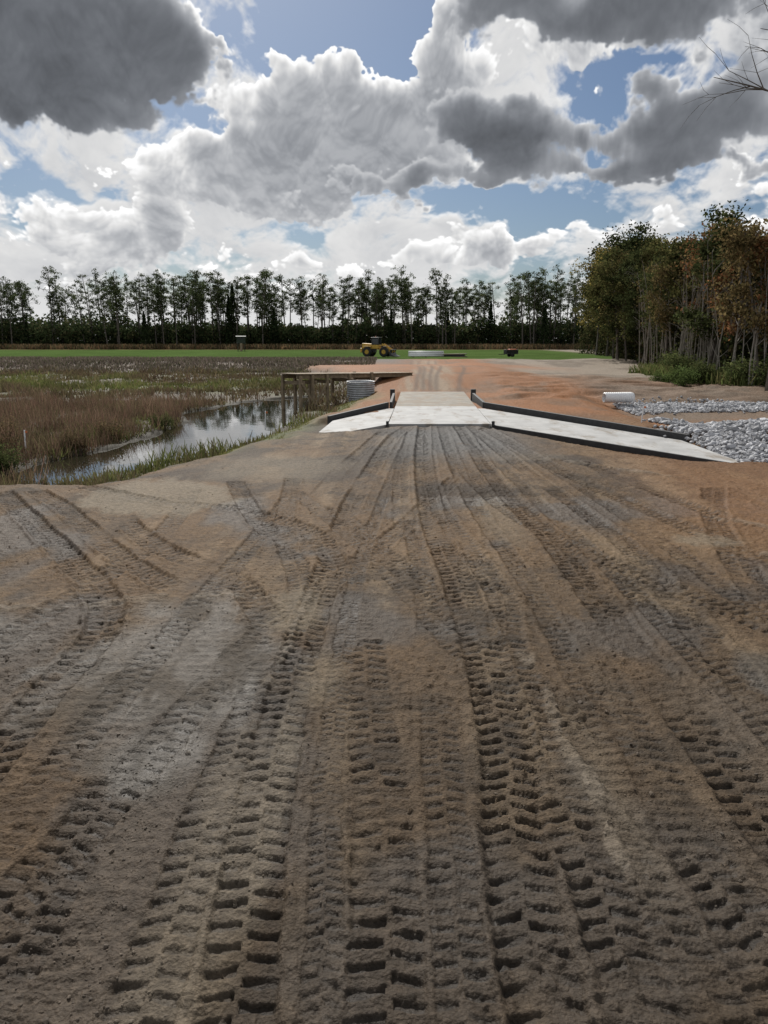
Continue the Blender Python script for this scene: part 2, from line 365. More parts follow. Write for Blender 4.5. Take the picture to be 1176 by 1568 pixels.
# ------------------------------------------------------------------ water
mw,nt,p,o=newmat('pond_water'); N=nt.nodes; L=nt.links
p.inputs['Base Color'].default_value=(.022,.020,.013,1); p.inputs['Roughness'].default_value=.03
tc=N.new('ShaderNodeTexCoord'); n=N.new('ShaderNodeTexNoise'); n.inputs['Scale'].default_value=1.6; n.inputs['Detail'].default_value=3
L.new(tc.outputs['Object'],n.inputs['Vector']); b=N.new('ShaderNodeBump'); b.inputs['Distance'].default_value=.006; b.inputs['Strength'].default_value=.3
L.new(n.outputs['Fac'],b.inputs['Height']); L.new(b.outputs[0],p.inputs['Normal'])
gx=np.linspace(-80,-1.5,30); gy=np.linspace(15.5,92,30); GX,GY=np.meshgrid(gx,gy)
idw=np.arange(900).reshape(30,30)
add('pond_water',mesh_np('pond_water',np.stack([GX.ravel(),GY.ravel(),np.full(900,-1.0)],1),
   np.stack([idw[:-1,:-1].ravel(),idw[:-1,1:].ravel(),idw[1:,1:].ravel(),idw[1:,:-1].ravel()],1),[mw]))

# ------------------------------------------------------------------ rocks
ph=(1+5**.5)/2
ICO=np.array([(-1,ph,0),(1,ph,0),(-1,-ph,0),(1,-ph,0),(0,-1,ph),(0,1,ph),(0,-1,-ph),(0,1,-ph),(ph,0,-1),(ph,0,1),(-ph,0,-1),(-ph,0,1)])/1.9
ICF=np.array([(0,11,5),(0,5,1),(0,1,7),(0,7,10),(0,10,11),(1,5,9),(5,11,4),(11,10,2),(10,7,6),(7,1,8),(3,9,4),(3,4,2),(3,2,6),(3,6,8),(3,8,9),(4,9,5),(2,4,11),(6,2,10),(8,6,7),(9,8,1)])
def rocks(name,P,S,cols,mat):
    n=len(P); V=ICO[None]*(1+rng.uniform(-.28,.28,(n,12,1)))
    V=V*S[:,None,None]*rng.uniform(.6,1.25,(n,1,3))
    a=rng.uniform(0,6.28,n); ca,sa_=np.cos(a)[:,None],np.sin(a)[:,None]
    x=V[:,:,0]*ca-V[:,:,1]*sa_; y=V[:,:,0]*sa_+V[:,:,1]*ca
    V=np.stack([x,y,V[:,:,2]*.8],2)+P[:,None,:]
    F=(ICF[None]+12*np.arange(n)[:,None,None]).reshape(-1,3)
    add(name,mesh_np(name,V.reshape(-1,3),F,[mat],np.repeat(cols,12,0)))
mr_,nt,p,o=newmat('stone'); N=nt.nodes; at=N.new('ShaderNodeAttribute'); at.attribute_name='Col'
nt.links.new(at.outputs['Color'],p.inputs['Base Color']); p.inputs['Roughness'].default_value=.85
def inpoly(x,y,P):
    r=np.zeros(len(x),bool); j=len(P)-1
    for i in range(len(P)):
        xi_,yi_=P[i]; xj,yj=P[j]
        c=((yi_>y)!=(yj>y))&(x<(xj-xi_)*(y-yi_)/(yj-yi_+1e-9)+xi_); r^=c; j=i
    return r
n=50000; x=rng.uniform(7.5,26,n); y_=rng.uniform(13,32,n); jx=(fbm(x*.7,y_*.7,300,2)-.5)*1.6+rng.normal(0,.25,n)
k=inpoly(x+jx,y_+jx,[(9.25,16.2),(9.35,23.0),(9.2,26),(14.8,30),(25,32),(26,20),(14,14)]); x=x[k]; y_=y_[k]
x2=rng.uniform(11.3,28,9000); y2=35.8+rng.normal(0,.7,9000)+.6*np.sin(x2*.5); x=np.r_[x,x2]; y_=np.r_[y_,y2]
S=rng.uniform(.035,.085,len(x))*(1+.8*(rng.random(len(x))<.12)); zz=base_h(x,y_)+.02+rng.uniform(0,.06,len(x))+.75*np.exp(-((x-13.3)/3.6)**2-((y_-24)/3.4)**2)
g=rng.uniform(.16,.46,len(x))[:,None]*np.array([[.97,.98,1.02]])
rocks('riprap_stones',np.stack([x,y_,zz],1),S,g,mr_)
Zg=Z.reshape(nr,nc); Xg=X.reshape(nr,nc)
n=16000; ya=1.8*np.exp(rng.uniform(0,2.35,n)); ua=rng.uniform(-.85,.85,n)
ri=np.clip(np.searchsorted(ys,ya),0,nr-1); ci=no+((ua+1)/2*(ni-1)).astype(int)
k=(fbm(Xg[ri,ci]*.8,ys[ri]*.8,310,2)+rng.uniform(-.15,.15,n)>.47); ri=ri[k]; ci=ci[k]
P=np.stack([Xg[ri,ci],ys[ri],Zg[ri,ci]+.001],1); S=rng.uniform(.003,.010,len(ri))*(1+1.1*(rng.random(len(ri))<.08))
g=C.reshape(nr,nc,3)[ri,ci]*rng.uniform(.8,1.8,(len(ri),1))
rocks('soil_clods',P,S,g,mr_)

# ------------------------------------------------------------------ grass
def blades(name,x,y,z,h,wd,cols,lean=.3,mat=M_grass):
    n=len(x); a=rng.uniform(0,6.28,n); dx=np.cos(a)*wd/2; dy=np.sin(a)*wd/2
    lx=rng.normal(0,lean,n)*h; ly=rng.normal(0,lean,n)*h
    V=np.empty((n,4,3)); z=z-.03
    V[:,0]=np.stack([x-dx,y-dy,z],1); V[:,1]=np.stack([x+dx,y+dy,z],1)
    V[:,2]=np.stack([x+dx*.25+lx,y+dy*.25+ly,z+h],1); V[:,3]=np.stack([x-dx*.25+lx,y-dy*.25+ly,z+h],1)
    add(name,mesh_np(name,V.reshape(-1,3),np.arange(4*n).reshape(n,4),[mat],np.repeat(cols,4,0)))
def pal(n,cs,var=.3):
    cs=np.array(cs); return cs[rng.integers(0,len(cs),n)]*rng.uniform(1-var,1+var,(n,1))
n=170000; y_=17+rng.random(n)**1.3*72; x=rng.uniform(-1,0,n)*(14+.68*y_)
m,_s=marsh_m(x,y_); cd=chan(x,y_); z=base_h(x,y_)
k=(m>.75)&(cd>.3)&(z>-1.02)&(fbm(x*.22,y_*.22,208,4)+.5*(rng.random(n)-.5)>.42)&(fbm(x*.6,y_*.6,320,2)>.36)
x,y_,z=x[k],y_[k],z[k]; pt=sm(.36,.54,fbm(x*.12,y_*.12,321,3))[:,None]
cols=pal(len(x),[(.145,.165,.055),(.11,.125,.045),(.19,.175,.08)])*(1-pt)+pal(len(x),[(.165,.125,.075),(.13,.115,.06),(.12,.085,.06)])*pt
cols=cols*(.55+.9*fbm(x*.35,y_*.25,323,3))[:,None]
blades('marsh_grass',x,y_,z,rng.uniform(.10,.34,len(x))*(1+1.0*(fbm(x*.5,y_*.5,322,2)>.6)),.03+.0012*y_,cols,.35)
n=72000; x=rng.uniform(-26,-7.5,n); y_=rng.uniform(17.5,44,n); m,_s=marsh_m(x,y_); cd=chan(x,y_); z=base_h(x,y_)
k=(m>.6)&(cd>.25)&(x<-8.9-.03*(y_-20))&(fbm(x*.45,y_*.3,330,3)+.3*(rng.random(n)-.5)>.43); x,y_,z=x[k],y_[k],z[k]
hv=fbm(x*.8,y_*.8,331,3)
blades('dead_reeds',x,y_,z,rng.uniform(.25,.75,len(x))*(.4+hv*1.5),.02,pal(len(x),[(.16,.095,.07),(.12,.075,.056),(.21,.145,.10),(.09,.065,.045),(.12,.105,.055)])*(.5+hv)[:,None],.25)
n=60000; x=rng.uniform(-11,-1,n); y_=rng.uniform(16,42,n); m,s_=marsh_m(x,y_); cd=chan(x,y_)
k=(s_>.9)&(cd>-.1)&(cd<4)&(m<.985)&(fbm(x*.8,y_*.8,340,2)+.4*(rng.random(n)-.5)>.42); x,y_=x[k],y_[k]
blades('bank_grass',x,y_,base_h(x,y_),rng.uniform(.04,.16,len(x)),.022,pal(len(x),[(.15,.165,.05),(.20,.17,.07),(.12,.125,.045)]),.4)
n=60000; y_=rng.uniform(84,104,n); x=rng.uniform(-80,-1,n)
k=(fbm(x*.2,y_*.3,350,3)+.4*(rng.random(n)-.5)>.4); x,y_=x[k],y_[k]
blades('field_edge_weeds',x,y_,base_h(x,y_),rng.uniform(.15,.42,len(x)),.14,pal(len(x),[(.17,.135,.12),(.14,.12,.09),(.20,.17,.13),(.10,.10,.06)]),.3)
n=30000; y_=rng.uniform(196,210,n); x=rng.uniform(-170,75,n)
blades('dry_weeds',x,y_,base_h(x,y_),rng.uniform(.4,1.5,n),.35,pal(n,[(.17,.12,.07),(.13,.10,.06),(.08,.08,.04),(.20,.13,.07)]),.25)
n=9000; y_=rng.uniform(44,62,n); x=rng.uniform(15,25,n); k=(x>np.interp(y_,[44,48,62],[21,19,20])+2*(fbm(x*.3,y_*.3,360,2)-.5)); x,y_=x[k],y_[k]
blades('roadside_grass',x,y_,base_h(x,y_),rng.uniform(.3,.9,len(x)),.09,pal(len(x),[(.13,.17,.055),(.09,.11,.04),(.17,.16,.07)]),.4)

# ------------------------------------------------------------------ trees
def tube(V,Fq,pts,rad,k=6):
    pts=[Vector(p) for p in pts]; base=len(V)
    for i,pnt in enumerate(pts):
        d=(pts[min(i+1,len(pts)-1)]-pts[max(i-1,0)]).normalized()
        a=d.orthogonal().normalized(); b=d.cross(a)
        for j in range(k):
            t=2*math.pi*j/k; V.append(tuple(pnt+(a*math.cos(t)+b*math.sin(t))*rad[i]))
    for i in range(len(pts)-1):
        for j in range(k):
            q=base+i*k+j; q2=base+i*k+(j+1)%k; Fq.append((q,q2,q2+k,q+k))
def leafquads(C,size,asp=.6):
    n=len(C); a=rng.normal(size=(n,3)); a/=np.linalg.norm(a,axis=1)[:,None]
    b=np.cross(a,rng.normal(size=(n,3))); b/=np.linalg.norm(b,axis=1)[:,None]
    s=(size*rng.uniform(.6,1.3,n))[:,None]; a=a*s/2; b=b*s*asp/2
    return np.stack([C-a,C-b*1.,C+a,C+b],1).reshape(-1,3)
def grow_path(p,d,length,seg,wob,up=0.):
    pts=[Vector(p)]; d=Vector(d).normalized()
    for i in range(seg):
        d=(d+Vector((random.gauss(0,wob),random.gauss(0,wob),random.gauss(0,wob)+up))).normalized()
        pts.append(pts[-1]+d*length/seg)
    return pts,d
def finish(name,V,Fq,Lc,size,palette,asp=.6,barkmat=None,ccl=None):
    V=np.array(V); Fq=np.array(Fq); nb=len(V); cols=np.tile(np.array([.1,.08,.07]),(nb,1)); mid=np.zeros(len(Fq),int)
    if len(Lc):
        LV=leafquads(Lc,size,asp); nl=len(Lc); LF=nb+np.arange(4*nl).reshape(nl,4)
        lc=pal(nl,palette,.3)
        if ccl is not None: lc=lc*ccl[:,None]
        V=np.vstack([V,LV]); Fq=np.vstack([Fq,LF]); cols=np.vstack([cols,np.repeat(lc,4,0)]); mid=np.r_[mid,np.ones(nl,int)]
    return mesh_np(name,V,Fq,[barkmat or M_bark,M_leaf],cols,mid)
def pine(h,seed,dens=1.):
    random.seed(seed); V=[];Fq=[];L_=[];cl=[]
    pts,_=grow_path((0,0,-.3),(random.gauss(0,.02),0,1),h,9,.018,.02)
    tube(V,Fq,pts,[.26-.20*i/9 for i in range(10)],5)
    cb=random.uniform(.42,.62); nb=int(random.uniform(20,32)*dens)
    for i in range(nb):
        t=cb+(1-cb)*(i+random.random())/nb; q=t*9; a=int(min(q,8.99)); p=pts[a].lerp(pts[a+1],q-a)
        tt=(t-cb)/(1-cb); ln=(.9+2.1*math.sin(math.pi*(.2+.72*tt)))*random.uniform(.4,1.25)*h/21
        az=random.uniform(0,6.28); e=random.uniform(-.05,.7)
        bp,_=grow_path(p,(math.cos(az),math.sin(az),e),ln,3,.12,.05); tube(V,Fq,bp,[.05,.035,.025,.01],3)
        for c in range(random.randint(1,3)):
            k=random.uniform(.45,1.05)*3; aa=int(min(k,2.99)); cp=bp[aa].lerp(bp[min(aa+1,3)],k-aa)
            m=random.randint(16,30); s=random.uniform(.27,.52)
            L_.append(np.array(cp)[None]+rng.normal(0,1,(m,3))*np.array([s,s,s*.7])); cl.append(np.full(m,random.uniform(.6,1.35)))
    for i in range(7):
        t=random.uniform(.3,cb)*9; a=int(t); az=random.uniform(0,6.28)
        bp,_=grow_path(pts[a],(math.cos(az),math.sin(az),.1),random.uniform(.5,1.3),2,.1); tube(V,Fq,bp,[.03,.02,.01],3)
    return V,Fq,np.vstack(L_),np.concatenate(cl)
PINEPAL=[(.046,.062,.026),(.060,.078,.034),(.036,.048,.024),(.070,.080,.038)]
def grab(me):
    nv=len(me.vertices); v=np.empty(nv*3,np.float32); me.vertices.foreach_get('co',v)
    c=np.empty(nv*4,np.float32); me.color_attributes['Col'].data.foreach_get('color',c)
    f=np.empty(len(me.loops),np.int32); me.loops.foreach_get('vertex_index',f)
    mi=np.empty(len(me.polygons),np.int32); me.polygons.foreach_get('material_index',mi)
    bpy.data.meshes.remove(me)
    return (v.reshape(-1,3),c.reshape(-1,4)[:,:3],f.reshape(-1,4),mi)
protos=[]
for s in range(10):
    V,Fq,Lc,cl=pine(21,s+50,1. if s%3 else .7); protos.append(grab(finish('p',V,Fq,Lc,.47,PINEPAL,.45,M_bark,cl)))
def merge_trees(name,plist,places,barkmat=M_bark):
    Vs=[];Cs=[];Fs=[];Ms=[];off=0
    for (pi,x,y,s,sz) in places:
        v,c,f,mi=plist[pi]; a=random.uniform(0,6.28); ca,sa_=math.cos(a),math.sin(a)
        w_=np.stack([(v[:,0]*ca-v[:,1]*sa_)*s+x,(v[:,0]*sa_+v[:,1]*ca)*s+y,v[:,2]*s*sz],1)
        Vs.append(w_); Cs.append(c*random.uniform(.75,1.25)); Fs.append(f+off); Ms.append(mi); off+=len(v)
    return add(name,mesh_np(name,np.vstack(Vs),np.vstack(Fs),[barkmat,M_leaf],np.vstack(Cs),np.concatenate(Ms)))
random.seed(3); places=[]
x=-190.
while x<95:
    x+=random.expovariate(1/.82)
    if -93<x<-86.5: continue
    if -86.5<x<-60 and random.random()<.15: continue
    if x<-93 and random.random()<.35: continue
    if random.random()<.03: x+=random.uniform(1.5,3.)
    places.append((random.randrange(10),x,random.uniform(211,238),random.uniform(.68,1.05),random.uniform(.95,1.05)))
merge_trees('pine_tree_row',protos,places)
n=110000; x=rng.uniform(-210,110,n); y_=rng.uniform(212,246,n)
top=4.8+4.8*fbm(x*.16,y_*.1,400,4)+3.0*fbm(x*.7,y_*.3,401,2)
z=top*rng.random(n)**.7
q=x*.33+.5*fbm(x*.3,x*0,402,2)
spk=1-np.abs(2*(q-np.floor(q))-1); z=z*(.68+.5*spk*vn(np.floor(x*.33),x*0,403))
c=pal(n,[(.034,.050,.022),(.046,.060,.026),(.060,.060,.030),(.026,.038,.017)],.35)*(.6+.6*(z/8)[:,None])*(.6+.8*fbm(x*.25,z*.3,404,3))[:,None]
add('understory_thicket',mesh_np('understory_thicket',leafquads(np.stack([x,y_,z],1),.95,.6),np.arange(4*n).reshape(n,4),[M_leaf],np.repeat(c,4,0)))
def cedar(h,seed):
    random.seed(seed);V=[];Fq=[]; pts,_=grow_path((0,0,-.2),(0,0,1),h,4,.01); tube(V,Fq,pts,[.16,.12,.08,.05,.02],5)
    n=2200; t=rng.random(n)**.8; r=((1-t)**.8)*h*.2*(.6+.6*vn(t*14,np.zeros(n)+seed))*np.sqrt(rng.random(n)); a=rng.uniform(0,6.28,n)
    return V,Fq,np.stack([r*np.cos(a),r*np.sin(a),.4+t*h],1)
cp=[]
for s in range(3):
    V,Fq,Lc=cedar(14,s); cp.append(grab(finish('c',V,Fq,Lc,.6,[(.03,.045,.02),(.04,.055,.025)],.5)))
merge_trees('cedar_row',cp,[(random.randrange(3),x,random.uniform(208,216),s,1) for x,s in
  [(-42,1.2),(-43.5,1.),(-120,.7),(-101,.6),(-66,.7),(-31,.75),(2,.7),(18,.7),(30,.9),(44,.8)]])

def broad(h,seed,palette,bare=.3,spread=.2,nleaf=6500,lsize=.27,barkmat=M_bark,leafy=True,stems=1,wob=.09,lean=(0,0),thick=1.):
    random.seed(seed); V=[];Fq=[];tips=[]
    for s in range(stems):
        d=(random.gauss(0,.05*stems)+lean[0],random.gauss(0,.05*stems)+lean[1],1)
        hh=h*random.uniform(.85,1); pts,_=grow_path((random.gauss(0,.25)*(stems-1),random.gauss(0,.25)*(stems-1),-.3),d,hh,8,.04,.03)
        r0=.012*h/(stems**.5); tube(V,Fq,pts,[r0*(1-.85*i/8) for i in range(9)],6)
        nb=int(20/stems**.5)
        for i in range(nb):
            t=bare+(1-bare)*(i+random.random())/nb; q=t*8; a=int(min(q,7.99)); p=pts[a].lerp(pts[a+1],q-a)
            tt=(t-bare)/(1-bare); ln=h*spread*(.35+.9*math.sin(math.pi*(.2+.7*tt)))*random.uniform(.6,1.2)
            az=random.uniform(0,6.28); bp,dd=grow_path(p,(math.cos(az),math.sin(az),random.uniform(.3,1.0)),ln,4,wob,.05)
            rb=r0*.4*(1-t*.6)*thick; tube(V,Fq,bp,[rb,rb*.75,rb*.5,rb*.35,rb*.15],4)
            for j in range(4 if leafy else 5):
                kq=random.uniform(.35,1)*4; a2=int(min(kq,3.99)); p2=bp[a2].lerp(bp[a2+1],kq-a2)
                d2=dd+Vector((random.gauss(0,.7),random.gauss(0,.7),random.gauss(.1,.5)))
                b2,d3=grow_path(p2,d2,ln*random.uniform(.25,.5),3,wob*1.4); tube(V,Fq,b2,[rb*.35,rb*.25,rb*.16,rb*.08],3)
                tips.append(b2[-1]); tips.append(b2[2])
                if not leafy:
                    for k in range(3):
                        p3=b2[random.randint(1,3)]; b3,_=grow_path(p3,d3+Vector((random.gauss(0,.8),random.gauss(0,.8),random.gauss(.1,.5))),ln*.2,2,.15)
                        tube(V,Fq,b3,[rb*.13,rb*.09,rb*.05],3)
        tips.append(pts[-1])
    if leafy:
        T=np.array([tuple(t) for t in tips]); keep=rng.random(len(T))<.85; T=T[keep]
        ii=rng.integers(0,len(T),nleaf); cs=rng.uniform(.28,.6,len(T))*h/13; cb=rng.uniform(.5,1.45,len(T))
        Lc=T[ii]+rng.normal(size=(nleaf,3))*cs[ii][:,None]*np.array([1,1,.7])
        return finish('tree',V,Fq,Lc,lsize,palette,.65,barkmat,cb[ii])
    return finish('tree',V,Fq,np.zeros((0,3)),.1,palette,.6,barkmat)
OL=[(.085,.090,.032),(.105,.095,.038),(.070,.072,.028)]; DG=[(.044,.056,.022),(.060,.070,.028),(.036,.043,.018)]
YG=[(.25,.20,.065),(.19,.165,.05),(.28,.22,.075)]; RU=[(.155,.072,.036),(.17,.09,.04),(.11,.075,.036)]; BR=[(.13,.095,.045),(.09,.075,.033),(.145,.11,.05)]
T_ol=[broad(13,1,OL),broad(13,2,OL,.2,stems=2)]; T_dg=[broad(13,3,DG,.15,nleaf=8000),broad(13,4,DG,.25,nleaf=7500)]
T_yg=[broad(13,5,YG,.3,.16,3800)]; T_ru=[broad(13,6,RU,.3,.17,4000),broad(13,7,RU,.35,.16,3000,barkmat=M_pale)]
T_br=[broad(13,8,BR,.25,.18,4500),broad(13,9,BR,.4,.15,2600,barkmat=M_pale)]
T_bare=[broad(13,10,BR,.3,.16,leafy=False,barkmat=M_pale,stems=2),broad(13,11,BR,.35,.14,leafy=False,barkmat=M_pale)]
def edge(y): return np.interp(y,[30,44,48,80,100,130],[24.5,22.3,21.8,27.2,31.2,37])
def hh(y): return np.interp(y,[36,44,60,80,100,130],[9.5,11.0,11.6,12.2,15.4,19.5])
random.seed(21)
def putree(kind,name,x,y,h):
    me=random.choice(kind); s=h/13
    return add(name,me,(x,y,float(base_h(np.array([x]),np.array([y]))[0])-.05),(0,0,random.uniform(0,6.28)),None,(s*random.uniform(.9,1.15),)*2+(s,))
y=131.
seq=['yg','yg','ol','br','yg','ol','dg','br','ol','dg','ol','dg','br','bare','dg','ol','br','bare','ru','bare','dg','ru','bare','br','ru','dg','bare']
KN={'yg':(T_yg,'yellowing_tree'),'ol':(T_ol,'oak_tree'),'dg':(T_dg,'evergreen_oak_tree'),'br':(T_br,'brown_leaf_tree'),'ru':(T_ru,'russet_maple_tree'),'bare':(T_bare,'bare_tree')}
i=0
while y>44:
    k=seq[i%len(seq)]; kd,nm=KN[k]
    putree(kd,nm,float(edge(y))+random.uniform(-.6,1.6),y,float(hh(y))*random.uniform(.75,1.0)); i+=1
    y-=random.uniform(2.6,4.6)*(.6+y/130*.6)
wc=bpy.data.collections.new('woodland')
for i in range(165):
    y=random.uniform(36,150); d=2.2+22*random.random()**1.4; x=float(edge(min(y,130)))+d+(max(0,y-130)*.1)
    kd=random.choice([T_dg,T_dg,T_br,T_ol,T_ol,T_br,T_dg,T_ru if y<75 else T_ol,T_yg if y>90 else T_dg]); s=float(hh(y))*random.uniform(.75,1.06)/13
    o=bpy.data.objects.new('tree',random.choice(kd)); o.location=(x,y,0); o.rotation_euler=(0,0,random.uniform(0,6.28)); o.scale=(s*1.15,s*1.15,s); wc.objects.link(o)
we=bpy.data.objects.new('woodland',None); we.instance_type='COLLECTION'; we.instance_collection=wc; scene.collection.objects.link(we)
n=40000; y_=rng.uniform(40,150,n); x=edge(y_)+.8+rng.random(n)**1.5*16+(fbm(y_*.4,y_*0,500,2)-.5)*3
z=rng.random(n)**.8*(2.2+4.5*fbm(x*.3,y_*.3,501,3))*(.6+.4*sm(0,3,x-edge(y_)))*(.7+y_/150*.6)
c=pal(n,[(.030,.038,.016),(.045,.05,.02),(.06,.05,.025),(.025,.03,.014)],.35)
add('woodland_understory',mesh_np('woodland_understory',leafquads(np.stack([x,y_,z],1),.4,.65),np.arange(4*n).reshape(n,4),[M_leaf],np.repeat(c,4,0)))
random.seed(5); V=[];Fq=[]
for i in range(85):
    y=random.uniform(43,80); x=float(edge(y))+random.uniform(-.9,2.0); h=random.uniform(5,10)
    pts,_=grow_path((x,y,-.2),(random.gauss(0,.05),random.gauss(0,.05),1),h,6,.035,.02); r=random.uniform(.035,.08)
    tube(V,Fq,pts,[r*(1-.75*j/6) for j in range(7)],5)
    for b_ in range(5):
        p=pts[random.randint(2,6)]; az=random.uniform(0,6.28); bp,_=grow_path(p,(math.cos(az),math.sin(az),1.2),random.uniform(.6,1.6),3,.15)
        tube(V,Fq,bp,[r*.3,r*.25,r*.15,r*.08],3)
add('sapling_thicket',finish('sapling_thicket',V,Fq,np.zeros((0,3)),.1,BR,.6,M_pale))
me=broad(19.5,33,BR,.5,.26,leafy=False,wob=.16,lean=(-.02,0),thick=2.0); add('tall_bare_tree',me,(21.1,41,-.1),(0,0,0))
def bush(seed,palette,r=1.,n=2600):
    random.seed(seed); V=[];Fq=[];T=[]
    for i in range(14):
        az=random.uniform(0,6.28); bp,_=grow_path((0,0,0),(math.cos(az),math.sin(az),random.uniform(.6,1.6)),r*random.uniform(.7,1.2),3,.15); tube(V,Fq,bp,[.03,.02,.015,.006],3); T+=[bp[2],bp[3]]
    T=np.array([tuple(t) for t in T]); ii=rng.integers(0,len(T),n); cb=rng.uniform(.6,1.4,len(T))
    return finish('bush',V,Fq,T[ii]+rng.normal(size=(n,3))*.2*r,.11,palette,.6,None,cb[ii])
B=[bush(1,[(.10,.14,.045),(.08,.11,.04)]),bush(2,[(.07,.09,.035),(.09,.10,.04)]),bush(3,[(.13,.09,.05),(.10,.08,.045)])]
for (x,y,s,k) in [(18.6,46.5,.9,0),(20.2,47.5,1.0,1),(21.5,46,1.2,1),(19.4,49,.8,0),(22.5,44.5,1.3,1),(23.5,42,1.2,0),(20.9,52,1.2,1),(22.3,57,1.3,1),(23.5,62,1.4,1),(17.8,48,.6,0)]:
    add('bush',B[k],(x,y,float(base_h(np.array([x]),np.array([y]))[0])),(0,0,random.uniform(0,6)),None,(s*1.2,s*1.2,s))
for (x,y,s,k) in [(-11.6,22.3,.5,1),(-11.0,26.2,.45,2),(-13,25,.55,2),(-10.8,29,.5,2),(-14.5,28,.6,2),(-9.9,33,.4,1),(-17,31,.6,2),(-12,38,.45,2)]:
    add('marsh_shrub',B[k],(x,y,-.95),(0,0,random.uniform(0,6)),None,(s*1.4,s*1.4,s*1.2))

# ------------------------------------------------------------------ built parts
import bmesh
def bmobj(name,bm,mat,parent,loc=(0,0,0),rot=(0,0,0),bevel=0,smooth=False):
    me=bpy.data.meshes.new(name); bm.normal_update(); bm.to_mesh(me); bm.free(); me.materials.append(mat)
    if smooth:
        for p in me.polygons: p.use_smooth=True
    o=add(name,me,loc,rot,parent)
    if bevel: m=o.modifiers.new('b','BEVEL'); m.width=bevel; m.segments=2
    return o
def box(name,parent,size,loc,mat,rot=(0,0,0),bevel=.02):
    bm=bmesh.new(); bmesh.ops.create_cube(bm,size=1); bmesh.ops.scale(bm,vec=size,verts=bm.verts)
    return bmobj(name,bm,mat,parent,loc,rot,bevel)
def prism(name,parent,poly,z0,z1,mat,bevel=.015,ztop=None):
    bm=bmesh.new(); lo=[bm.verts.new((x,y,z0)) for x,y in poly]; hi=[bm.verts.new((x,y,(ztop[i] if ztop else z1))) for i,(x,y) in enumerate(poly)]
    n=len(poly); bm.faces.new(lo[::-1]); bm.faces.new(hi)
    for i in range(n): bm.faces.new((lo[i],lo[(i+1)%n],hi[(i+1)%n],hi[i]))
    bmesh.ops.recalc_face_normals(bm,faces=bm.faces)
    return bmobj(name,bm,mat,parent,bevel=bevel)
def lathe(name,parent,prof,loc,mat,rot=(0,0,0),seg=28):
    bm=bmesh.new(); rings=[]
    for r,z in prof: rings.append([bm.verts.new((r*math.cos(2*math.pi*j/seg),r*math.sin(2*math.pi*j/seg),z)) for j in range(seg)])
    for a,b_ in zip(rings[:-1],rings[1:]):
        for j in range(seg): bm.faces.new((a[j],a[(j+1)%seg],b_[(j+1)%seg],b_[j]))
    return bmobj(name,bm,mat,parent,loc,rot,smooth=True)
sp=empty('concrete_spillway')
prism('deck_near',sp,[(.15,26),(3.75,26),(4.05,32.9),(.5,32.9)],-.4,.05,M_conc)
prism('deck_far',sp,[(.5,32.93),(4.05,32.93),(4.5,42),(.95,42)],-.4,.045,M_conc2)
prism('apron_right',sp,[(3.78,26),(9.1,18.0),(9.15,22.6),(4.3,32.0),(4.04,32.0)],-.5,.03,M_conc,ztop=[.03,-.08,-.07,.03,.03])
prism('apron_left',sp,[(.12,26),(.44,32.0),(.1,32.0),(-1.95,28.0),(-2.3,23.1)],-.6,.03,M_conc,ztop=[.03,.03,.03,-.06,-.08])
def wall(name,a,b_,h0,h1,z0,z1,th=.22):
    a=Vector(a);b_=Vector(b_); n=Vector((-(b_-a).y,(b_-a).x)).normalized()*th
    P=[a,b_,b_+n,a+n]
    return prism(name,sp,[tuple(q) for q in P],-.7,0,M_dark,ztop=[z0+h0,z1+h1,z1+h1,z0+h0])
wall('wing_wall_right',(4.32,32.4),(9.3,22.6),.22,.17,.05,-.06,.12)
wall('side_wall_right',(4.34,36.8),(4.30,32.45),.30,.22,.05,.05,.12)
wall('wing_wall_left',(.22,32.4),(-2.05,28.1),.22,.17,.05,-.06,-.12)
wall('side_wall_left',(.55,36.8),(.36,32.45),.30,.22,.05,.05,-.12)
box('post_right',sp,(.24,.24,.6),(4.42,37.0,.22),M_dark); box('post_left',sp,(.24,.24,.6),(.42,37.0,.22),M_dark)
for x in (.12,3.82): box('joint_post',sp,(.1,.12,.2),(x,25.9,.06),M_dark)
prism('shaded_edge_right',sp,[(3.8,25.9),(9.12,17.88),(9.15,17.94),(3.83,25.96)],-.5,0,M_dark,bevel=0,ztop=[0.02,-.09,-.09,0.02])  # dark strip painted in for the shade on the slab's front edge
wk=empty('timber_walkway',(-5.3,42,0),math.atan2(8,6.7)); Lw=10.4
for i in range(34):
    box('plank_%d'%i,wk,(.28,1.5+random.uniform(-.05,.05),.05),(i*.305+.1,0,1.02-.028*i*.3+random.uniform(-.006,.006)),M_wood,(0,.02,random.uniform(-.01,.01)),.006)
for s in (-.6,.6):
    box('stringer_%d'%(s>0),wk,(Lw,.10,.22),(Lw/2,s,.74),M_wood,(0,.026,0))
k=0
for px_ in (.15,1.1,2.3,4.2,6.2):
    for s in (-.72,.72):
        box('post_%d'%k,wk,(.16,.16,2.5),(px_,s,-.32),M_wood,(0,random.uniform(-.02,.02),0)); k+=1
    box('cap_%d'%k,wk,(.14,1.7,.2),(px_+.17,0,.52),M_wood)
box('brace_a',wk,(1.6,.05,.14),(.65,-.84,-.1),M_wood,(0,.9,0)); box('brace_b',wk,(1.6,.05,.14),(1.7,-.84,-.1),M_wood,(0,-.9,0))
prof=[]
for i in range(49):
    z=i/48*1.15; prof.append((.8+.03*math.cos(z/1.15*2*math.pi*9),z))
prof+= [(.76,1.15)]+[(.74,1.1),(.74,.05)]
lathe('corrugated_riser_pipe',None,prof,(-1.35,43.6,-.62),M_steel,(0.03,0,0),40)
prof=[(.21,0)]+[(.245+.012*math.cos(i*1.57),.03+i*.025) for i in range(56)]+[(.215,1.5),(.205,1.48),(.205,.02),(.21,0)]
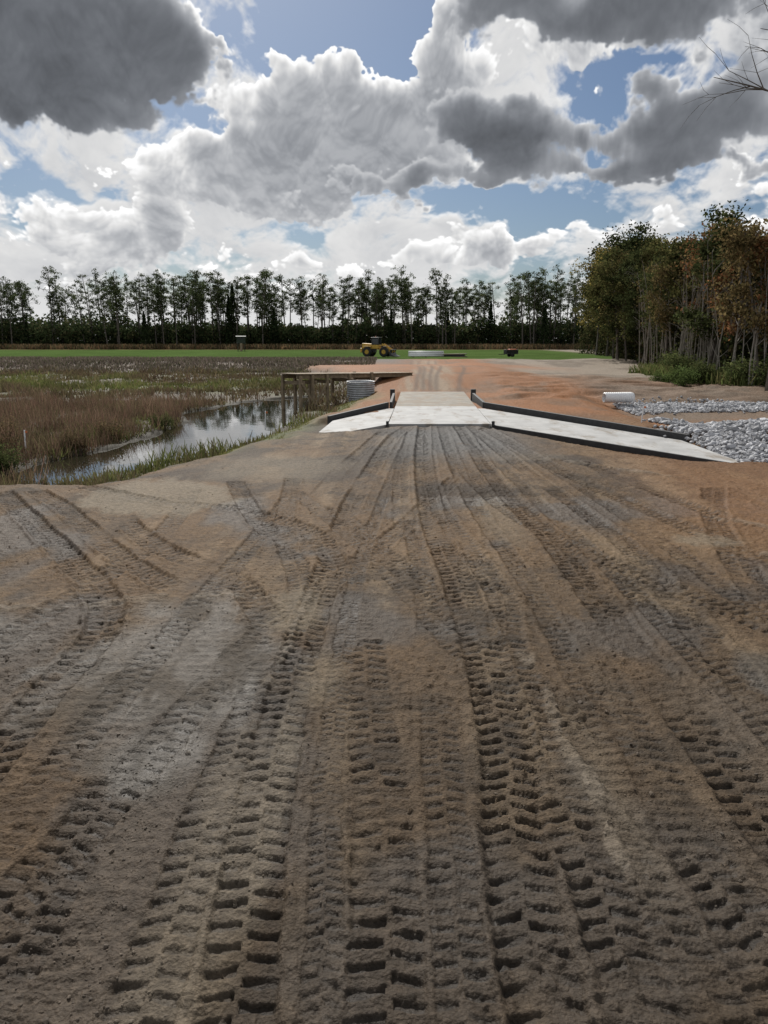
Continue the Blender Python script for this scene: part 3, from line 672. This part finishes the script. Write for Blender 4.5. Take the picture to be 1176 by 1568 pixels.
zp=float(base_h(np.array([11.4]),np.array([36.6]))[0])
lathe('white_culvert_pipe',None,prof,(10.7,36.3,zp+.42),M_pvc,(0,R(90),R(8)),32)
ld=empty('wheel_loader',(-.95,119,.05),R(-20))
def wheel(x,y):
    lathe('tyre_%d_%d'%(x*10,y*10),ld,[(.36,-.24),(.6,-.26),(.74,-.2),(.77,-.08),(.77,.08),(.74,.2),(.6,.26),(.36,.24)],(x,y,.77),M_rub,(R(90),0,0))
    lathe('rim_%d_%d'%(x*10,y*10),ld,[(.0,-.16),(.2,-.2),(.37,-.22),(.37,.22),(.2,.2),(0,.16)],(x,y,.77),M_yel,(R(90),0,0))
for x in (-1.45,1.35):
    for y in (-.95,.95): wheel(x,y)
box('rear_frame',ld,(2.0,1.1,.55),(-1.4,0,.95),M_blk); box('engine_hood',ld,(1.75,1.25,.85),(-1.6,0,1.62),M_yel,(0,.06,0),.1)
box('counterweight',ld,(.35,1.6,.7),(-2.55,0,1.0),M_yel,bevel=.08); box('grille',ld,(.05,.9,.5),(-2.5,0,1.65),M_blk)
box('cab_lower',ld,(1.15,1.3,.6),(-.25,0,1.55),M_yel,bevel=.05); box('cab_glass',ld,(1.1,1.22,1.0),(-.25,0,2.36),M_glass,bevel=.06)
for x in (-.8,.3):
    for y in (-.62,.62): box('cab_post',ld,(.09,.09,1.05),(x,y,2.36),M_blk)
box('cab_roof',ld,(1.35,1.45,.14),(-.25,0,2.94),M_blk,bevel=.05); box('front_frame',ld,(1.5,.9,.6),(1.1,0,1.0),M_yel,bevel=.05)
for y in (-.62,.62):
    box('fender_rear',ld,(1.3,.5,.08),(-1.45,y*1.5,1.62),M_yel); box('fender_front',ld,(1.1,.5,.08),(1.3,y*1.5,1.62),M_blk)
for y in (-.45,.45):
    box('boom_arm',ld,(2.2,.14,.3),(1.75,y,1.35),M_yel,(0,R(32),0)); box('lift_cylinder',ld,(1.3,.1,.1),(1.3,y*.7,1.05),M_steel,(0,R(10),0))
box('exhaust',ld,(.1,.1,.7),(-1.2,.35,2.3),M_blk); box('beacon',ld,(.12,.12,.14),(-.5,.3,3.08),M_oran)
bm=bmesh.new(); pr=[(0,0),(.95,-.05),(1.0,0),(.35,.25),(.15,.6),(.3,1.05),(.2,1.08),(-.05,.6)]
a=[bm.verts.new((2.35+u,-1.25,.1+v)) for u,v in pr]; c=[bm.verts.new((2.35+u,1.25,.1+v)) for u,v in pr]
bm.faces.new(a); bm.faces.new(c[::-1])
for i in range(8): bm.faces.new((a[i],c[i],c[(i+1)%8],a[(i+1)%8]))
bmesh.ops.recalc_face_normals(bm,faces=bm.faces); bmobj('bucket',bm,M_blk,ld)
st=empty('pipe_stack',(6.5,116,.1),R(4))
for r_ in range(3):
    for c_ in range(4-r_):
        lathe('pipe_%d_%d'%(r_,c_),st,[(.13,-2.7),(.15,-2.7),(.15,2.7),(.13,2.7)],(0,(c_+r_*.5)*.31,.2+r_*.27),M_pvc,(0,R(90),R(random.uniform(-3,3))),12)
for x in (-2,0,2): box('bearer',st,(.12,1.6,.1),(x,.45,0),M_wood)
mt_=empty('timber_mat_stack',(10.6,114,.05),R(-6))
for i in range(4):
    for j in range(3): box('mat_%d_%d'%(i,j),mt_,(3.4+random.uniform(-.3,.3),.5,.11),(random.uniform(-.2,.2),j*.55,.12+i*.135),M_dark if (i+j)%3 else M_wood,(0,random.uniform(-.02,.02),random.uniform(-.03,.03)))
tl=empty('utility_trailer',(19.8,118,.05),R(15))
box('bed',tl,(2.0,1.1,.12),(0,0,.5),M_blk)
for x,y,sx,sy in [(0,-.53,2.0,.05),(0,.53,2.0,.05),(-.98,0,.05,1.0),(.98,0,.05,1.0)]: box('side',tl,(sx,sy,.55),(x,y,.84),M_blk)
box('load_netting',tl,(1.2,.8,.45),(.2,0,1.0),M_oran,bevel=.1); box('drawbar',tl,(1.1,.08,.08),(-1.5,0,.42),M_blk)
for y in (-.62,.62): lathe('tyre',tl,[(.0,-.09),(.25,-.1),(.33,-.06),(.33,.06),(.25,.1),(0,.09)],(0,y,.33),M_rub,(R(90),0,0),20)
hb=empty('box_blind',(-32.4,172,0),R(10))
for x in (-.75,.75):
    for y in (-.75,.75): box('leg',hb,(.14,.14,1.8),(x,y,.85),M_green,(0,0,0))
box('floor',hb,(2.1,2.1,.1),(0,0,1.75),M_green); box('body_low',hb,(1.9,1.9,.85),(0,0,2.23),M_green)
for x in (-.88,.88):
    for y in (-.88,.88): box('corner',hb,(.14,.14,.5),(x,y,2.9),M_green)
box('window_dark',hb,(1.7,1.7,.5),(0,0,2.9),M_blk); box('roof',hb,(2.3,2.3,.14),(0,0,3.25),M_green,(.07,0,0)); box('ladder',hb,(.5,.06,1.9),(0,-1.3,.85),M_wood,(-.25,0,0))
for (x,y,z,h) in [(-12.0,24.6,-1,1.0),(-5.0,31.2,-.8,.8),(9.4,27,-.2,.8)]:
    s=empty('survey_stake',(x,y,z)); box('stake',s,(.045,.02,h),(0,0,h/2),M_pvc,(0,.04,0),.003); box('flag',s,(.1,.01,.07),(.06,0,h-.06),M_oran,bevel=.002)

# ------------------------------------------------------------------ camera
cam=bpy.data.cameras.new('camera'); co=bpy.data.objects.new('camera',cam); scene.collection.objects.link(co)
cam.sensor_fit='VERTICAL'; cam.sensor_height=36; cam.lens=26; cam.clip_end=3000; cam.clip_start=.05
co.location=(0,0,3.0); co.rotation_euler=(R(90-13.27),0,0); scene.camera=co
SEL=R(40); SAZ=R(-14)
S=Vector((math.sin(SAZ)*math.cos(SEL),math.cos(SAZ)*math.cos(SEL),math.sin(SEL)))
sl=bpy.data.lights.new('sun','SUN'); sl.energy=5.0; sl.angle=R(.6); sl.color=(1,.96,.90)
so=bpy.data.objects.new('sun',sl); so.rotation_euler=S.to_track_quat('Z','Y').to_euler(); so.location=(0,0,50); scene.collection.objects.link(so)
# ------------------------------------------------------------------ sky: cloud field generated procedurally over azimuth/elevation
WI,HI=2048,1140
az=np.linspace(-math.pi/4,math.pi/4,WI)[None,:]; el=np.linspace(R(-2),R(48),HI)[:,None]
U=np.broadcast_to(az,(HI,WI)).copy(); V=np.broadcast_to(el,(HI,WI)).copy()
Wv=.36*np.log(np.maximum(V,-.04)+.12)
wx=(fbm(U*10,Wv*10,600,4)-.5)*.06; wy=(fbm(U*10+9,Wv*10,610,4)-.5)*.06
A_=U+wx; B_=Wv+wy
def dome(sc,seed):
    f=worley(A_*sc,B_*sc,seed); return np.clip(1-f,0,1)
d1=dome(16,1); d2=dome(36,2); d3=dome(80,3); d4=dome(170,4)
bil=.46*d1+.28*d2+.16*d3+.10*d4
fb1=fbm(A_*8,B_*8,620,8,.56); fb2=fbm(A_*9+5,B_*14,630,9,.62); fb3=fbm(A_*22+5,B_*26,640,7,.6)
WU=U+(fbm(U*8+3,V*11,651,6,.6)-.5)*.17; WV=V+(fbm(U*8,V*11+7,652,6,.6)-.5)*.12
def blobs(BLs):
    s=np.zeros((HI,WI))
    for (u,v,ru,rv,a) in BLs: s+=a*np.exp(-((WU-u)/ru)**2-((WV-v)/rv)**2)
    return s
holes=blobs([(-.085,.348,.080,.045,1.2),(.0,.310,.040,.033,1.0),(.03,.36,.025,.035,.7),(.28,.285,.035,.02,.55),(.17,.143,.12,.014,.9),(-.34,.175,.04,.010,.5),(-.44,.165,.04,.010,.5),(-.21,.25,.03,.012,.6),(-.27,.27,.03,.010,.4),(-.10,.13,.04,.01,.3),(.33,.30,.04,.012,.4)])
def above(a,n):
    p=np.vstack([a,np.repeat(a[-1:],n,0)]); cs=np.cumsum(p,0); cs=np.vstack([np.zeros((1,WI)),cs]); return (cs[n:n+HI]-cs[:HI])/n
nb=fb2*.6+fb3*.25+.3*bil
r0=np.clip(nb-.445-.42*holes,0,1)
A0=sm(.0,.17,r0)
B0=.64+.42*np.exp(-(7*above(r0,10)+4*above(r0,40)))+.28*(fb3-.5)
L1=blobs([(-.115,.305,.036,.030,.95),(-.055,.300,.032,.030,.85),(-.14,.262,.05,.03,.8),(-.02,.262,.06,.035,.8),(-.06,.215,.13,.05,.9),(.06,.29,.05,.06,.85),(.045,.35,.03,.05,.6),
  (.01,.18,.13,.035,.8),(-.205,.34,.03,.05,.7),(.25,.31,.10,.05,.6),(-.36,.12,.13,.03,.6),(-.27,.155,.1,.03,.6),(.2,.118,.1,.016,.6),(.05,.095,.15,.014,.5),(-.2,.21,.05,.03,.5),(-.36,.21,.08,.02,.4),(.36,.14,.12,.02,.5),(.4,.19,.1,.02,.4),(0,.6,2.,.16,.35)])
D1=L1-.43+1.25*(fb1-.5)+.95*(bil-.42)-1.0*holes
A1=sm(0,.10,D1); r1=np.clip(D1,0,.9)
# finer relief so the thick bodies still show lobes
rel=np.clip(.5+5.*(above(bil,3)*0+bil-above(bil,16)),0,1)
s1=1.7*above(r1,9)+1.8*above(r1,34)+1.1*above(r1,110)
B1=(.36+.76*np.exp(-s1))*(.86+.28*rel)+.14*(fb3-.5)
L2=blobs([(-.36,.345,.19,.080,1.3),(-.43,.27,.12,.055,.9),(-.27,.30,.07,.04,.6),(.17,.238,.12,.045,1.1),(.10,.22,.06,.03,.6),(.14,.355,.13,.036,.85),(.38,.25,.11,.05,1.0),(.36,.355,.14,.036,.95),
  (.0,.163,.16,.020,.8),(.3,.185,.18,.018,.65),(-.37,.105,.10,.010,.5),(-.05,.235,.06,.03,.4),(-.11,.275,.02,.02,.4),(0,.62,2.,.14,.7)])
D2=L2-.51+1.15*(fb1-.5)+.45*(bil-.42)-1.1*holes
A2=sm(0,.17,D2); r2=np.clip(D2,0,.8)
s2_=2.4*above(r2,12)+2.4*above(r2,60)+2.4*r2
B2=(.155+.66*np.exp(-s2_))*(.92+.16*rel)+.13*(fb1-.5)+.10*(fb3-.5)
Br=B0*A0; At=A0
Br=Br*(1-A1)+B1*A1; At=At+(1-At)*A1
Br=Br*(1-A2)+B2*A2; At=At+(1-At)*A2
Br=np.clip(Br/np.maximum(At,.02),.08,1.12)
hz=sm(.09,.0,V)*.6
Br=Br*(1-hz)+.80*hz; At=At+(1-At)*hz*.8
tint=np.clip((Br-.15)/.6,0,1)
px=np.ones((HI,WI,4),np.float32); px[:,:,0]=Br; px[:,:,1]=At; px[:,:,2]=tint
img=bpy.data.images.new('cloud_field',WI,HI,float_buffer=True); img.colorspace_settings.name='Non-Color'
img.pixels.foreach_set(px.ravel()); img.update(); img.pack()
wd=bpy.data.worlds.new('World'); scene.world=wd; wd.use_nodes=True; nt=wd.node_tree; N=nt.nodes; L=nt.links
bg=N['Background']; bg.inputs['Strength'].default_value=.1
sky=N.new('ShaderNodeTexSky'); sky.sky_type='NISHITA'; sky.sun_disc=False; sky.sun_elevation=SEL; sky.sun_rotation=SAZ
def M(op,a,b=0.):
    m=N.new('ShaderNodeMath'); m.operation=op
    for i,v in enumerate((a,b)):
        if isinstance(v,(int,float)): m.inputs[i].default_value=v
        else: L.new(v,m.inputs[i])
    return m.outputs[0]
tc=N.new('ShaderNodeTexCoord'); sx=N.new('ShaderNodeSeparateXYZ'); L.new(tc.outputs['Generated'],sx.inputs[0])
Un=M('ADD',M('DIVIDE',M('ARCTAN2',sx.outputs[0],sx.outputs[1]),math.pi/2),.5)
Vn=M('DIVIDE',M('ADD',M('ARCSINE',sx.outputs[2]),R(2)),R(50))
cb_=N.new('ShaderNodeCombineXYZ'); L.new(Un,cb_.inputs[0]); L.new(M('MAXIMUM',Vn,.002),cb_.inputs[1])
ti=N.new('ShaderNodeTexImage'); ti.image=img; ti.extension='MIRROR'; ti.interpolation='Cubic'; L.new(cb_.outputs[0],ti.inputs[0])
s2=N.new('ShaderNodeSeparateColor'); L.new(ti.outputs[0],s2.inputs[0])
def mixc(f,a,b):
    m=N.new('ShaderNodeMix'); m.data_type='RGBA'; L.new(f,m.inputs[0])
    for i,v in ((6,a),(7,b)):
        if isinstance(v,tuple): m.inputs[i].default_value=v
        else: L.new(v,m.inputs[i])
    return m.outputs[2]
cc=mixc(s2.outputs[2],(8.8,9.4,10.5,1),(9.9,9.9,9.9,1))
vs=N.new('ShaderNodeVectorMath'); vs.operation='SCALE'; L.new(cc,vs.inputs[0]); L.new(s2.outputs[0],vs.inputs['Scale'])
tn=N.new('ShaderNodeVectorMath'); tn.operation='MULTIPLY'; L.new(sky.outputs[0],tn.inputs[0]); tn.inputs[1].default_value=(.38,.45,.54)
L.new(mixc(s2.outputs[1],tn.outputs[0],vs.outputs[0]),bg.inputs['Color'])
print('done',len(X))
